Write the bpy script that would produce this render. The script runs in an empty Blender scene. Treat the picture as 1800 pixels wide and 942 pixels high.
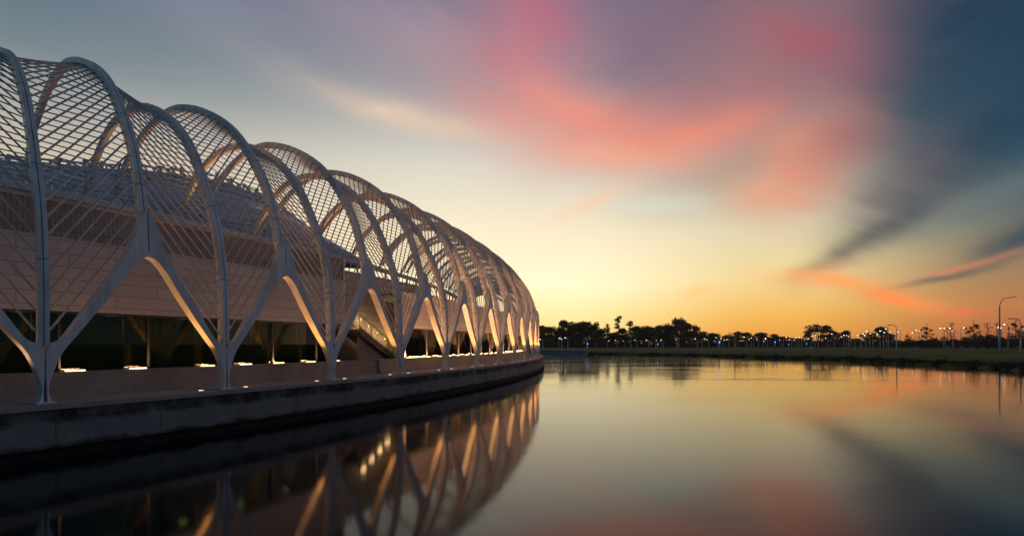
import bpy, math, random
from mathutils import Vector
random.seed(7)
sc = bpy.context.scene
COL = sc.collection
R_ = math.radians

# ------------------------------------------------------------------ helpers
class MB:
    """collects vertices, faces and uvs of one mesh"""
    def __init__(s): s.v = []; s.f = []; s.uv = {}
    def add(s, vs, fs, uvs=None):
        o = len(s.v); s.v += [tuple(v) for v in vs]
        for k, f in enumerate(fs):
            if uvs: s.uv[len(s.f)] = uvs[k]
            s.f.append(tuple(o + i for i in f))
    def box(s, c, ax, ay, az):
        c, ax, ay, az = map(Vector, (c, ax, ay, az))
        vs = [c + ax*i + ay*j + az*k for k in (-1, 1) for j in (-1, 1) for i in (-1, 1)]
        s.add(vs, [(0,2,3,1),(4,5,7,6),(0,1,5,4),(2,6,7,3),(0,4,6,2),(1,3,7,5)])
    def tube(s, pts, rad, n=6, cap=True):
        pts = [Vector(p) for p in pts]; m = len(pts)
        rads = rad if isinstance(rad, (list, tuple)) else [rad]*m
        up0 = Vector((0, 0, 1)); vs = []
        for i, p in enumerate(pts):
            t = (pts[min(i+1, m-1)] - pts[max(i-1, 0)]).normalized()
            a = t.cross(up0 if abs(t.z) < .95 else Vector((1, 0, 0))).normalized(); b = a.cross(t)
            for k in range(n):
                w = 2*math.pi*k/n
                vs.append(p + (a*math.cos(w) + b*math.sin(w))*rads[i])
        fs = [(i*n+k, i*n+(k+1) % n, (i+1)*n+(k+1) % n, (i+1)*n+k) for i in range(m-1) for k in range(n)]
        if cap: fs += [tuple(range(n-1, -1, -1)), tuple((m-1)*n+k for k in range(n))]
        s.add(vs, fs)
    def build(s, name, mat, parent=None, smooth=False):
        me = bpy.data.meshes.new(name); me.from_pydata(s.v, [], s.f)
        if s.uv:
            ul = me.uv_layers.new(name='UVMap')
            for p in me.polygons:
                u = s.uv.get(p.index)
                if u:
                    for k, li in enumerate(p.loop_indices): ul.data[li].uv = u[k]
        me.validate(); me.update()
        if smooth:
            for p in me.polygons: p.use_smooth = True
        me.materials.append(mat)
        o = bpy.data.objects.new(name, me); COL.objects.link(o)
        if parent: o.parent = parent
        return o

def tag(o, label=None, cat=None, group=None, kind=None):
    if label: o['label'] = label
    if cat: o['category'] = cat
    if group: o['group'] = group
    if kind: o['kind'] = kind
    return o
def empty(name, loc=(0, 0, 0), rz=0):
    o = bpy.data.objects.new(name, None); COL.objects.link(o)
    o.location = loc; o.rotation_euler.z = rz; o.empty_display_size = .2
    return o
def copy_tree(o, parent=None):
    c = o.copy(); COL.objects.link(c)
    if parent: c.parent = parent
    for ch in [x for x in o.children]: copy_tree(ch, c)
    return c
def lin(r, g, b):
    return tuple(((c/255)/12.92 if c/255 <= .04045 else ((c/255+.055)/1.055)**2.4) for c in (r, g, b))
def lerp(a, b, t): return a + (b-a)*t
def interp(xs, ys, x):
    if x <= xs[0]: return ys[0]
    for i in range(len(xs)-1):
        if x <= xs[i+1]: return lerp(ys[i], ys[i+1], (x-xs[i])/(xs[i+1]-xs[i]))
    return ys[-1]
def catmull(P, sub):
    out = []; n = len(P)
    for i in range(n-1):
        p0, p1, p2, p3 = P[max(i-1, 0)], P[i], P[i+1], P[min(i+2, n-1)]
        for k in range(sub):
            t = k/sub
            out.append(tuple(.5*(2*p1[d] + (p2[d]-p0[d])*t + (2*p0[d]-5*p1[d]+4*p2[d]-p3[d])*t*t
                             + (3*p1[d]-p0[d]-3*p2[d]+p3[d])*t**3) for d in range(len(p1))))
    out.append(tuple(P[-1])); return out
ORD = ('first second third fourth fifth sixth seventh eighth ninth tenth eleventh twelfth thirteenth fourteenth fifteenth '
       'sixteenth seventeenth eighteenth nineteenth twentieth').split()
TENS = {20: 'twenty', 30: 'thirty', 40: 'forty', 50: 'fifty', 60: 'sixty', 70: 'seventy'}
def ordinal(n):
    if n <= 20: return ORD[n-1]
    t = n//10*10
    return (TENS[t][:-1] + 'ieth') if n == t else TENS[t] + '-' + ORD[n-t-1]

# ------------------------------------------------------------------ materials
def newmat(name):
    m = bpy.data.materials.new(name); m.use_nodes = True
    nt = m.node_tree; b = nt.nodes['Principled BSDF']
    return m, nt, b
def nd(nt, typ, **kw):
    n = nt.nodes.new(typ)
    for k, v in kw.items(): setattr(n, k, v)
    return n
def noise(nt, scale, detail=4, rough=.55, coord='Object', stretch=None):
    tc = nd(nt, 'ShaderNodeTexCoord'); n = nd(nt, 'ShaderNodeTexNoise')
    n.inputs['Scale'].default_value = scale; n.inputs['Detail'].default_value = detail
    n.inputs['Roughness'].default_value = rough
    if stretch:
        mp = nd(nt, 'ShaderNodeMapping'); mp.inputs['Scale'].default_value = stretch
        nt.links.new(tc.outputs[coord], mp.inputs['Vector']); nt.links.new(mp.outputs[0], n.inputs['Vector'])
    else: nt.links.new(tc.outputs[coord], n.inputs['Vector'])
    return n
def ramp(nt, src, stops):
    r = nd(nt, 'ShaderNodeValToRGB'); e = r.color_ramp.elements
    while len(e) < len(stops): e.new(.5)
    for k, (p, c) in enumerate(stops):
        e[k].position = p; e[k].color = (*c, 1) if len(c) == 3 else c
    nt.links.new(src, r.inputs[0]); return r
def mix(nt, fac, a, b, typ='MIX'):
    m = nd(nt, 'ShaderNodeMix', data_type='RGBA', blend_type=typ)
    for k, v in ((0, fac), (6, a), (7, b)):
        if hasattr(v, 'is_linked') or hasattr(v, 'links'): nt.links.new(v, m.inputs[k])
        else: m.inputs[k].default_value = v if k == 0 else ((*v, 1) if len(v) == 3 else v)
    return m.outputs[2]
def bump(nt, b, src, strength, dist=.02):
    n = nd(nt, 'ShaderNodeBump'); n.inputs['Strength'].default_value = strength; n.inputs['Distance'].default_value = dist
    nt.links.new(src, n.inputs['Height']); nt.links.new(n.outputs[0], b.inputs['Normal'])

def noisy(name, c0, c1, scale, rough=.6, bmp=.15, detail=5, stretch=None, metal=0, dist=.02):
    m, nt, b = newmat(name)
    n = noise(nt, scale, detail, stretch=stretch)
    r = ramp(nt, n.outputs['Fac'], [(.3, c0), (.7, c1)])
    nt.links.new(r.outputs[0], b.inputs['Base Color'])
    b.inputs['Roughness'].default_value = rough; b.inputs['Metallic'].default_value = metal
    if bmp: bump(nt, b, n.outputs['Fac'], bmp, dist)
    return m
def emit(name, col, strength):
    m, nt, b = newmat(name)
    b.inputs['Base Color'].default_value = (.8, .8, .8, 1)
    b.inputs['Emission Color'].default_value = (*col, 1); b.inputs['Emission Strength'].default_value = strength
    return m

M = {}
M['steel'] = noisy('white_painted_steel', (.72, .72, .72), (.80, .80, .80), 1.3, .42, .03)
def weather(m):
    nt = m.node_tree; b = nt.nodes['Principled BSDF']; src = b.inputs['Base Color'].links[0].from_socket
    n = noise(nt, 1.6, 6, .65, stretch=(1.6, 1.6, .22)); r = ramp(nt, n.outputs['Fac'], [(.36, (.66, .65, .62)), (.56, (1, 1, 1))])
    nt.links.new(mix(nt, .7, src, r.outputs[0], 'MULTIPLY'), b.inputs['Base Color'])
weather(M['steel'])
M['rod'] = noisy('painted_rod', (.46, .47, .49), (.56, .57, .58), .8, .45, 0)
M['dark_joint'] = noisy('dark_joint', (.02, .02, .022), (.03, .03, .03), 3, .8, 0)
M['lamp_post'] = noisy('lamp_post_paint', (.46, .45, .43), (.58, .57, .55), 2, .5, 0)
M['dark_metal'] = noisy('dark_metal', (.03, .032, .035), (.05, .05, .05), 4, .5, 0)
M['roof'] = noisy('pale_roof', (.42, .43, .45), (.5, .5, .52), .4, .6, .05)
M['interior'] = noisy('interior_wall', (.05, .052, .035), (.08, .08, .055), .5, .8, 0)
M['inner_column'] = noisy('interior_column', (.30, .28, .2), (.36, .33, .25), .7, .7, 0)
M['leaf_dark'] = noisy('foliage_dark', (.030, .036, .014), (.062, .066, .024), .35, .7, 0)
M['leaf_mid'] = noisy('foliage_mid', (.07, .062, .024), (.12, .10, .04), .35, .7, 0)
M['leaf_warm'] = noisy('foliage_warm', (.09, .065, .025), (.15, .10, .042), .35, .7, 0)
def leafify(m):
    nt = m.node_tree; b = nt.nodes['Principled BSDF']; out = nt.nodes['Material Output']
    t = nd(nt, 'ShaderNodeBsdfTranslucent'); s_ = nd(nt, 'ShaderNodeMixShader'); s_.inputs[0].default_value = .5
    nt.links.new(b.inputs['Base Color'].links[0].from_socket, t.inputs[0])
    nt.links.new(b.outputs[0], s_.inputs[1]); nt.links.new(t.outputs[0], s_.inputs[2]); nt.links.new(s_.outputs[0], out.inputs[0])
for k_ in ('leaf_dark', 'leaf_mid', 'leaf_warm'): leafify(M[k_])
M['bark'] = noisy('bark', (.05, .04, .03), (.1, .08, .06), 2, .9, .2)
M['warm_light'] = emit('warm_lamp', (1, .62, .23), 5)
M['ground_light'] = emit('recessed_lamp', (1, .60, .34), 3)
M['street_light'] = emit('street_lamp_lens', (1, .78, .55), 5)
M['street_dark'] = noisy('unlit_lens', (.3, .3, .3), (.4, .4, .4), 4, .3, 0)
M['blue_light'] = emit('blue_lamp', (.05, .25, 1), 4)
M['stair_light'] = emit('stair_lamp', (1, .66, .30), 1.6)

ARC_ = 6.3654
def concrete_mat(name, c0, c1, stain=None):
    m, nt, b = newmat(name)
    n1 = noise(nt, .9, 8, .65); n2 = noise(nt, 9, 5, .6)
    base = ramp(nt, n1.outputs['Fac'], [(.3, c0), (.68, c1)]).outputs[0]
    sp = ramp(nt, n2.outputs['Fac'], [(.36, (.72, .72, .72)), (.55, (1, 1, 1))]).outputs[0]
    c = mix(nt, .7, base, sp, 'MULTIPLY')
    if stain:
        # vertical run-off streaks with ragged lower ends (uv = arc length, height)
        tc = nd(nt, 'ShaderNodeTexCoord'); mp = nd(nt, 'ShaderNodeMapping')
        mp.inputs['Scale'].default_value = (.55, .42, 1); nt.links.new(tc.outputs['UV'], mp.inputs[0])
        sn = nd(nt, 'ShaderNodeTexNoise'); sn.inputs['Scale'].default_value = 1.5; sn.inputs['Detail'].default_value = 7
        sn.inputs['Roughness'].default_value = .62
        nt.links.new(mp.outputs[0], sn.inputs[0])
        sep = nd(nt, 'ShaderNodeSeparateXYZ'); nt.links.new(tc.outputs['UV'], sep.inputs[0])
        def band(z0, z1, amt):
            mr = nd(nt, 'ShaderNodeMapRange'); nt.links.new(sep.outputs['Y'], mr.inputs[0])
            mr.inputs[1].default_value = z0; mr.inputs[2].default_value = z1
            mr.inputs[3].default_value = 0; mr.inputs[4].default_value = amt
            return mr.outputs[0]
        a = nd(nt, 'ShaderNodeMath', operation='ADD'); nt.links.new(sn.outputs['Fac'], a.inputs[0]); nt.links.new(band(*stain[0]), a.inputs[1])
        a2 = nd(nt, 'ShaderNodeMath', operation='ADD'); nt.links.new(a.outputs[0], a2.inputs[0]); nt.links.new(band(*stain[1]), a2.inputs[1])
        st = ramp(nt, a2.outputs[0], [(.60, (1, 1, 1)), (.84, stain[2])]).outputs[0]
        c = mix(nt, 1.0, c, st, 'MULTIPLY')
        jb = nd(nt, 'ShaderNodeTexBrick'); nt.links.new(tc.outputs['UV'], jb.inputs[0]); jb.offset = 0
        jb.inputs['Scale'].default_value = 1; jb.inputs['Brick Width'].default_value = ARC_/2; jb.inputs['Row Height'].default_value = 40; jb.inputs['Mortar Size'].default_value = .018
        jb.inputs['Color1'].default_value = jb.inputs['Color2'].default_value = (1, 1, 1, 1); jb.inputs['Mortar'].default_value = (.45, .45, .45, 1)
        mo = nd(nt, 'ShaderNodeMapping'); mo.inputs['Location'].default_value = (0, 20, 0); nt.links.new(tc.outputs['UV'], mo.inputs[0]); nt.links.new(mo.outputs[0], jb.inputs[0])
        c = mix(nt, 1.0, c, jb.outputs['Color'], 'MULTIPLY')
    nt.links.new(c, b.inputs['Base Color'])
    b.inputs['Roughness'].default_value = .75
    bump(nt, b, n2.outputs['Fac'], .25, .015)
    return m
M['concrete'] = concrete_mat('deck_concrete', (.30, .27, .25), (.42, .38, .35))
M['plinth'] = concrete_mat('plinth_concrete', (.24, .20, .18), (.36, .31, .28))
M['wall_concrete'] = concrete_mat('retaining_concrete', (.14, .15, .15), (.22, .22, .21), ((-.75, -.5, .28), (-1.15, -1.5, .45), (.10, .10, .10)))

def panel_mat(name, c0, c1, bw, rh, mortar, msize, off=.5, vertical=False):
    m, nt, b = newmat(name)
    tc = nd(nt, 'ShaderNodeTexCoord'); br = nd(nt, 'ShaderNodeTexBrick')
    nt.links.new(tc.outputs['UV'], br.inputs['Vector'])
    br.offset = off
    br.inputs['Scale'].default_value = 1; br.inputs['Mortar Size'].default_value = msize
    br.inputs['Mortar Smooth'].default_value = .1; br.inputs['Bias'].default_value = 0
    br.inputs['Brick Width'].default_value = bw; br.inputs['Row Height'].default_value = rh
    br.inputs['Color1'].default_value = (*c0, 1); br.inputs['Color2'].default_value = (*c1, 1)
    br.inputs['Mortar'].default_value = (*mortar, 1)
    n = noise(nt, .8, 6)
    d = ramp(nt, n.outputs['Fac'], [(.3, (.8, .8, .8)), (.7, (1, 1, 1))]).outputs[0]
    nt.links.new(mix(nt, .7, br.outputs['Color'], d, 'MULTIPLY'), b.inputs['Base Color'])
    b.inputs['Roughness'].default_value = .55
    inv = nd(nt, 'ShaderNodeMath', operation='SUBTRACT'); inv.inputs[0].default_value = 1
    nt.links.new(br.outputs['Fac'], inv.inputs[1]); bump(nt, b, inv.outputs[0], .6, .02)
    return m
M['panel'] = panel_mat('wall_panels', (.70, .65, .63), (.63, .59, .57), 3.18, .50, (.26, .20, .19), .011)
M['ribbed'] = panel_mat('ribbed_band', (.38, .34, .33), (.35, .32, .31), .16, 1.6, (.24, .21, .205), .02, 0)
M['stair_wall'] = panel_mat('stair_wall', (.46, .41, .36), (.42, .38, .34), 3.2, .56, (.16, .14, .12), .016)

def glass_mat():
    m, nt, b = newmat('dark_glass')
    out = nt.nodes['Material Output']
    tr = nd(nt, 'ShaderNodeBsdfTransparent'); tr.inputs[0].default_value = (.42, .47, .36, 1)
    gl = nd(nt, 'ShaderNodeBsdfGlossy'); gl.inputs['Roughness'].default_value = .015; gl.inputs[0].default_value = (.85, .9, .85, 1)
    fr = nd(nt, 'ShaderNodeFresnel'); fr.inputs[0].default_value = 1.45
    mx = nd(nt, 'ShaderNodeMixShader')
    nt.links.new(fr.outputs[0], mx.inputs[0]); nt.links.new(tr.outputs[0], mx.inputs[1]); nt.links.new(gl.outputs[0], mx.inputs[2])
    nt.links.new(mx.outputs[0], out.inputs[0]); return m
M['glass'] = glass_mat()

def water_mat():
    m, nt, b = newmat('pond_water')
    b.inputs['Base Color'].default_value = (.004, .009, .011, 1)
    b.inputs['IOR'].default_value = 1.46
    b.inputs['Specular IOR Level'].default_value = .5
    tc = nd(nt, 'ShaderNodeTexCoord')
    n2 = noise(nt, .045, 4, .6, stretch=(.55, 1.8, 1))
    r = ramp(nt, n2.outputs['Fac'], [(.34, (.055,)*3), (.66, (.105,)*3)])
    nt.links.new(r.outputs[0], b.inputs['Roughness'])
    n1 = noise(nt, .12, 3, .5, stretch=(.5, 1.6, 1))
    # two patches ruffled by bubblers under the surface
    sp_ = nd(nt, 'ShaderNodeSeparateXYZ'); nt.links.new(tc.outputs['Object'], sp_.inputs[0])
    def m_(op, a, b_=None):
        n = nd(nt, 'ShaderNodeMath', operation=op)
        for k, v in enumerate((a, b_)):
            if v is None: continue
            if isinstance(v, (int, float)): n.inputs[k].default_value = v
            else: nt.links.new(v, n.inputs[k])
        return n.outputs[0]
    def patch(x, y, rx, ry):
        X = m_('DIVIDE', m_('SUBTRACT', sp_.outputs[0], x), rx); Y = m_('DIVIDE', m_('SUBTRACT', sp_.outputs[1], y), ry)
        return m_('EXPONENT', m_('MULTIPLY', m_('ADD', m_('MULTIPLY', X, X), m_('MULTIPLY', Y, Y)), -1.0))
    n3 = noise(nt, .7, 3, .5, stretch=(.35, 1.2, 1))
    ruff = m_('MULTIPLY', m_('ADD', patch(27, 54, 8, 2.6), patch(26, 84, 10, 4)), n3.outputs['Fac'])
    hgt = m_('ADD', m_('MULTIPLY', n1.outputs['Fac'], .035), m_('MULTIPLY', ruff, .16))
    bump(nt, b, hgt, 1.0, .35)
    return m
M['water'] = water_mat()

def grass_mat():
    m, nt, b = newmat('grass')
    n = noise(nt, .06, 6, .6); n2 = noise(nt, 2.2, 4, .6)
    a = ramp(nt, n.outputs['Fac'], [(.36, (.055, .085, .016)), (.52, (.11, .125, .024)), (.66, (.17, .15, .04))]).outputs[0]
    d = ramp(nt, n2.outputs['Fac'], [(.3, (.5, .5, .5)), (.6, (1, 1, 1))]).outputs[0]
    nt.links.new(mix(nt, .8, a, d, 'MULTIPLY'), b.inputs['Base Color'])
    b.inputs['Roughness'].default_value = .9; b.inputs['Specular IOR Level'].default_value = .1
    bump(nt, b, n2.outputs['Fac'], .6, .08); return m
M['grass'] = grass_mat()
M['bank_growth'] = noisy('bank_growth', (.02, .022, .008), (.05, .05, .018), 1.4, .9, .3)

# ------------------------------------------------------------------ ring geometry of the building
CX, CY, RR = -156.306, 96.374, 160.971
A1, STEP = 29.3592, 2.26569
def ang(i): return R_(A1 - STEP*(i-1))
def ring(i, r, z):
    a = ang(i); return Vector((CX + (RR-r)*math.cos(a), CY - (RR-r)*math.sin(a), z))
def tang(i): a = ang(i); return Vector((math.sin(a), math.cos(a), 0))
def outn(i): a = ang(i); return Vector((math.cos(a), -math.sin(a), 0))
ARC = RR*R_(STEP)
I0, I1 = -2, 19                       # first and last pergola column

def ring_strip(prof, i0, i1, closed=True, per=4, caps=True):
    """sweeps a closed (r,z) profile along the ring; uv = (arc length, height along the profile)"""
    mb = MB(); n = max(1, int(round((i1-i0)*per))); m = len(prof)
    vs = [ring(lerp(i0, i1, k/n), r, z) for k in range(n+1) for (r, z) in prof]
    fs = []; uv = []
    hs = [z for (r, z) in prof]
    for k in range(n):
        s0, s1 = lerp(i0, i1, k/n)*ARC, lerp(i0, i1, (k+1)/n)*ARC
        for j in range(m if closed else m-1):
            j2 = (j+1) % m
            fs.append((k*m+j, (k+1)*m+j, (k+1)*m+j2, k*m+j2))
            h0, h1 = hs[j], hs[j2]
            if abs(h0-h1) < 1e-3: h0, h1 = prof[j][0]+h0, prof[j2][0]+h0
            uv.append([(s0, h0), (s1, h0), (s1, h1), (s0, h1)])
    if closed and caps:
        fs.append(tuple(range(m))); uv.append([(p[0], p[1]) for p in prof])
        fs.append(tuple(n*m+j for j in range(m-1, -1, -1))); uv.append([(prof[j][0], prof[j][1]) for j in range(m-1, -1, -1)])
    mb.add(vs, fs, uv); return mb
def rect(r0, r1, z0, z1): return [(r0, z0), (r0, z1), (r1, z1), (r1, z0)]

# ------------------------------------------------------------------ pergola
pergola = tag(empty('pergola', ring(4, 0, 0)), 'long curved white steel pergola of arched ribs and slanting rods over the waterside walkway', 'pergola')
def under(o, p):
    o.parent = p; o.matrix_parent_inverse = p.matrix_basis.inverted() if False else o.matrix_parent_inverse
    o.location = o.location - p.location
    return o

FOOT = catmull([(0.0, 1.98), (0.0, 3.4), (.1, 5.0), (.42, 6.8), (.95, 8.2), (1.6, 9.6), (2.4, 11.0), (3.4, 12.2), (4.65, 13.2), (6.3, 14.05), (8.3, 14.35),
                (10.1, 13.95), (11.4, 13.0), (12.5, 11.8), (13.4, 10.6)], 3)
APEX = catmull([(0.0, 5.5), (.15, 6.3), (.5, 7.9), (1.15, 9.8), (1.95, 11.2), (3.0, 12.6), (4.2, 13.75), (5.8, 14.75), (7.5, 15.4), (9.2, 15.65),
                (11.2, 15.2), (13.0, 14.1), (14.4, 12.7), (15.4, 11.0)], 3)
def yaw(i): return R_(interp([0, 1, 1.5, 2, 2.5], [8, 7, 5, 2, 0], i))
class Rib:
    def __init__(s, i):
        s.i = i; s.prof = FOOT if abs(i-round(i)) < .01 else APEX
        b = ang(i) + yaw(i); a = ang(i)
        s.inw = Vector((-math.cos(b), math.sin(b), 0)); s.wid = Vector((math.sin(b), math.cos(b), 0))
        s.base = ring(i, 0, 0)
        s.len = [0]
        for p, q in zip(s.prof, s.prof[1:]): s.len.append(s.len[-1] + math.hypot(q[0]-p[0], q[1]-p[1]))
    def frame(s, k):
        P = s.prof; p, q = P[max(k-1, 0)], P[min(k+1, len(P)-1)]
        t = Vector((q[0]-p[0], q[1]-p[1])).normalized()
        n = Vector((-t.y, t.x))                          # outer side of the arch in (r,z)
        return n
    def pt(s, k, w, d):
        P = s.prof[k]; n = s.frame(k)
        r, z = P[0] + n.x*d, P[1] + n.y*d
        return s.base + s.inw*r + Vector((0, 0, z)) + s.wid*w
    def at(s, L, d=0, w=0):
        k = 0
        while k < len(s.len)-2 and s.len[k+1] < L: k += 1
        t = (L - s.len[k])/(s.len[k+1]-s.len[k])
        return s.pt(k, w, d).lerp(s.pt(k+1, w, d), t)
    def mesh(s):
        mb = MB(); m = len(s.prof)
        sec = [(-.15, .22), (-.018, .22), (-.018, .13), (.018, .13), (.018, .22), (.15, .22), (.12, -.24), (-.12, -.24)]
        vs = []
        for k in range(m):
            f = lerp(1.0, .8, k/(m-1))
            if k > m-5: f *= lerp(1, .45, (k-(m-5))/4)
            vs += [s.pt(k, w*f, d*f) for (w, d) in sec]
        n = len(sec)
        fs = [(k*n+j, k*n+(j+1) % n, (k+1)*n+(j+1) % n, (k+1)*n+j) for k in range(m-1) for j in range(n)]
        fs += [tuple(range(n)), tuple((m-1)*n+j for j in range(n-1, -1, -1))]
        mb.add(vs, fs); s.nbody = len(mb.f)
        for L in (2.9, 6.4, 10.2, 14.0, 18.0, 22.0):          # dark butt joints between the welded lengths
            if L > s.len[-1]-1: break
            f = lerp(1.0, .8, L/s.len[-1])*1.015
            a = [s.at(L-.014, d*f, w*f) for (w, d) in sec]; b = [s.at(L+.014, d*f, w*f) for (w, d) in sec]
            mb.add(a+b, [(j, (j+1) % n, n+(j+1) % n, n+j) for j in range(n)])
        return mb
ribs = {}
x2 = I0*2
for h in range(I0*2, I1*2+1):
    i = h/2; ribs[h] = Rib(i)
    ro_ = under(ribs[h].mesh().build('rib', M['steel'], None), pergola)
    ro_.data.materials.append(M['dark_joint'])
    for p_ in ro_.data.polygons:
        if p_.index >= ribs[h].nbody: p_.material_index = 1
NR = 46
def screen(a, b):
    """rods between a column rib a and an arch rib b"""
    mb = MB(); A, B = ribs[a], ribs[b]; sg = 1 if b > a else -1
    la0, la1 = .42, A.len[-1]-.25
    lb0, lb1 = 1.15, B.len[-1]-.4
    for j in range(NR):
        t = j/(NR-1)
        t = 1.38*t - .38*t*t                          # spacing closes up towards the crown
        La, Lb = lerp(la0, la1, t), lerp(lb0, lb1, t)
        p0 = A.at(La, -.02, sg*.05); p3 = B.at(Lb, -.02, -sg*.05)
        p1 = A.at(La+.10, -.05, sg*.20); p2 = B.at(Lb-.04, -.16, -sg*.24)
        q2 = p1.lerp(p2, .92) + (p1-p2).normalized()*.0
        mb.tube([p0, p1, q2, p2, p3], .036, 6)
    return mb
for i in range(I0, I1+1):
    for sg in (-1, 1):
        if I0*2 <= i*2+sg <= I1*2:
            under(screen(i*2, i*2+sg).build('rod_screen', M['rod'], None, smooth=True), pergola)

LO = [(.17, .05), (.105, .28), (.085, .52), (.13, .76), (.205, 1.0), (.33, 1.40), (.50, 1.78), (.72, 2.10), (.96, 2.44), (1.38, 3.05), (2.03, 4.04), (2.45, 4.74), (2.74, 5.14), (2.98, 5.36), (3.165, 5.42)]
UP = [(.045, .05), (.045, .30), (.04, .55), (.03, .78), (.018, 1.0), (.018, 1.4), (.018, 1.8), (.17, 2.02), (.45, 2.14), (.78, 2.62), (1.47, 3.78), (2.12, 4.86), (2.56, 5.72), (2.86, 6.65), (3.165, 7.3)]
def column(i):
    mb = MB(); lo = catmull(LO, 3); up = catmull(UP, 3); m = len(lo)
    c = ring(i, 0, 0)
    for sg in (-1, 1):
        T = (ring(i+.5*sg, 0, 0)-c).normalized(); N = Vector((T.y, -T.x, 0))*sg
        def P(q, z, face):
            fl = max(0, (.8-z)/.8)
            f = .26 + .03*fl**2; bk = interp([0, .35, .8, 1.4, 2.4, 3.4], [-.34, -.14, -.06, -.10, -.16, -.20], z)
            if z > 6: f = .27 - .10*(z-6)
            return c + T*q + N*(f if face else bk) + Vector((0, 0, z))
        vs = []
        for k in range(m):
            vs += [P(*lo[k], 1), P(*up[k], 1), P(*up[k], 0), P(*lo[k], 0)]
        fs = []
        for k in range(m-1):
            for j in range(4):
                q = (k*4+j, k*4+(j+1) % 4, (k+1)*4+(j+1) % 4, (k+1)*4+j)
                fs.append(q if sg > 0 else q[::-1])
        fs += [(0, 1, 2, 3), tuple((m-1)*4+j for j in (3, 2, 1, 0))]
        mb.add(vs, fs)
    o = mb.build('column', M['steel'])
    b = MB(); b.box(c + outn(i)*-.1 + Vector((0, 0, .03)), tang(i)*.27, outn(i)*.46, (0, 0, .026))
    pl = b.build('base_plate', M['steel'], o)
    pn = MB(); pn.box(c + outn(i)*.0 + Vector((0, 0, .42)), tang(i)*.05, outn(i)*.10, (0, 0, .36))
    pn.build('pin_post', M['dark_metal'], o)
    under(o, pergola); return o
for i in range(I0, I1+1): column(i)
# inner ring beam that carries the landing ends of the ribs, and its posts
under(ring_strip(rect(14.3, 15.2, 10.40, 10.66), I0-.3, I1+.3).build('ring_beam', M['steel']), pergola)
for h in range(I0*2, I1*2+1):
    mb = MB(); p = ring(h/2, 14.6, 0); mb.tube([p + Vector((0, 0, 6.0)), p + Vector((0, 0, 10.4))], .12, 8)
    under(mb.build('beam_post', M['steel']), pergola)

# ------------------------------------------------------------------ walkway and retaining wall
deck = tag(ring_strip([(-.95, -.16), (-.95, 0), (2.3, 0), (2.3, -.16)], I0-2, I1+2).build('walkway', M['concrete']), kind='structure')
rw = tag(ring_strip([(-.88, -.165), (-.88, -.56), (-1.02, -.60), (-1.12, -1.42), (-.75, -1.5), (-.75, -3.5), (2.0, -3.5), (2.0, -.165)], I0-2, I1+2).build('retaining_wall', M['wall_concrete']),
         'long curved concrete retaining wall with dark stains rising from the pond under the walkway', 'retaining wall')

# ------------------------------------------------------------------ building
building = tag(empty('building', ring(4, 6, 0)), 'pale panelled curved building with dark ground floor glass behind the white pergola', 'building')
def bpart(mb, name, mat, parent=None, smooth=False):
    o = mb.build(name, mat, None, smooth)
    if parent: o.parent = parent; return o
    return under(o, building)
RW = 2.25
IA, IB = 3.55, 4.58                  # the stair recess lies between these
def plinth(i0, i1): return ring_strip([(1.55, .004), (1.72, .93), (2.6, .95), (2.6, .004)], i0, i1)
bpart(plinth(I0-1, 3.92), 'plinth', M['plinth'])
bpart(plinth(4.02, I1+1), 'plinth', M['plinth'])
bpart(ring_strip([(1.80, .004), (1.86, .88), (2.6, .9), (2.6, .004)], 3.922, 4.018), 'plinth_panel', M['plinth'])
wa = bpart(ring_strip(rect(RW, RW+.4, 3.28, 6.1), I0-1, IA), 'wall', M['panel'])
bpart(ring_strip(rect(RW+.06, RW+.4, 6.102, 7.45), I0-1, IA), 'upper_wall_band', M['ribbed'])
bpart(ring_strip([(RW-.05, 7.452), (RW-.05, 7.58), (RW+2.2, 7.95), (RW+2.2, 7.452)], I0-1, IA+.01), 'roof_edge', M['roof'])
wb = bpart(ring_strip(rect(RW, RW+.4, 3.28, 5.9), IB, I1+1), 'wall', M['panel'])
bpart(ring_strip([(RW-.05, 5.902), (RW-.05, 6.0), (RW+2.2, 6.5), (RW+2.2, 5.902)], IB-.01, I1+1), 'roof_edge', M['roof'])
# rounded return of the near wall at the recess
cm = MB(); cc = ring(IA, RW+.38, 0); pts = []
for k in range(9):
    w = math.pi/2*k/8
    pts.append(cc + outn(IA)*.38*math.cos(w) + tang(IA)*.38*math.sin(w))
pts.append(ring(IA, 5.3, 0) + tang(IA)*.38)
uvx = 0
for k in range(len(pts)-1):
    a, b = pts[k], pts[k+1]; L = (b-a).length
    cm.add([a+Vector((0, 0, 3.28)), b+Vector((0, 0, 3.28)), b+Vector((0, 0, 7.45)), a+Vector((0, 0, 7.45))], [(0, 1, 2, 3)],
           [[(uvx, 3.28), (uvx+L, 3.28), (uvx+L, 7.45), (uvx, 7.45)]]); uvx += L
bpart(cm, 'wall_return', M['panel'])
bpart(ring_strip(rect(5.25, 5.6, .004, 7.4), IA-.2, 6.2), 'recess_wall', M['stair_wall'])
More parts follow.
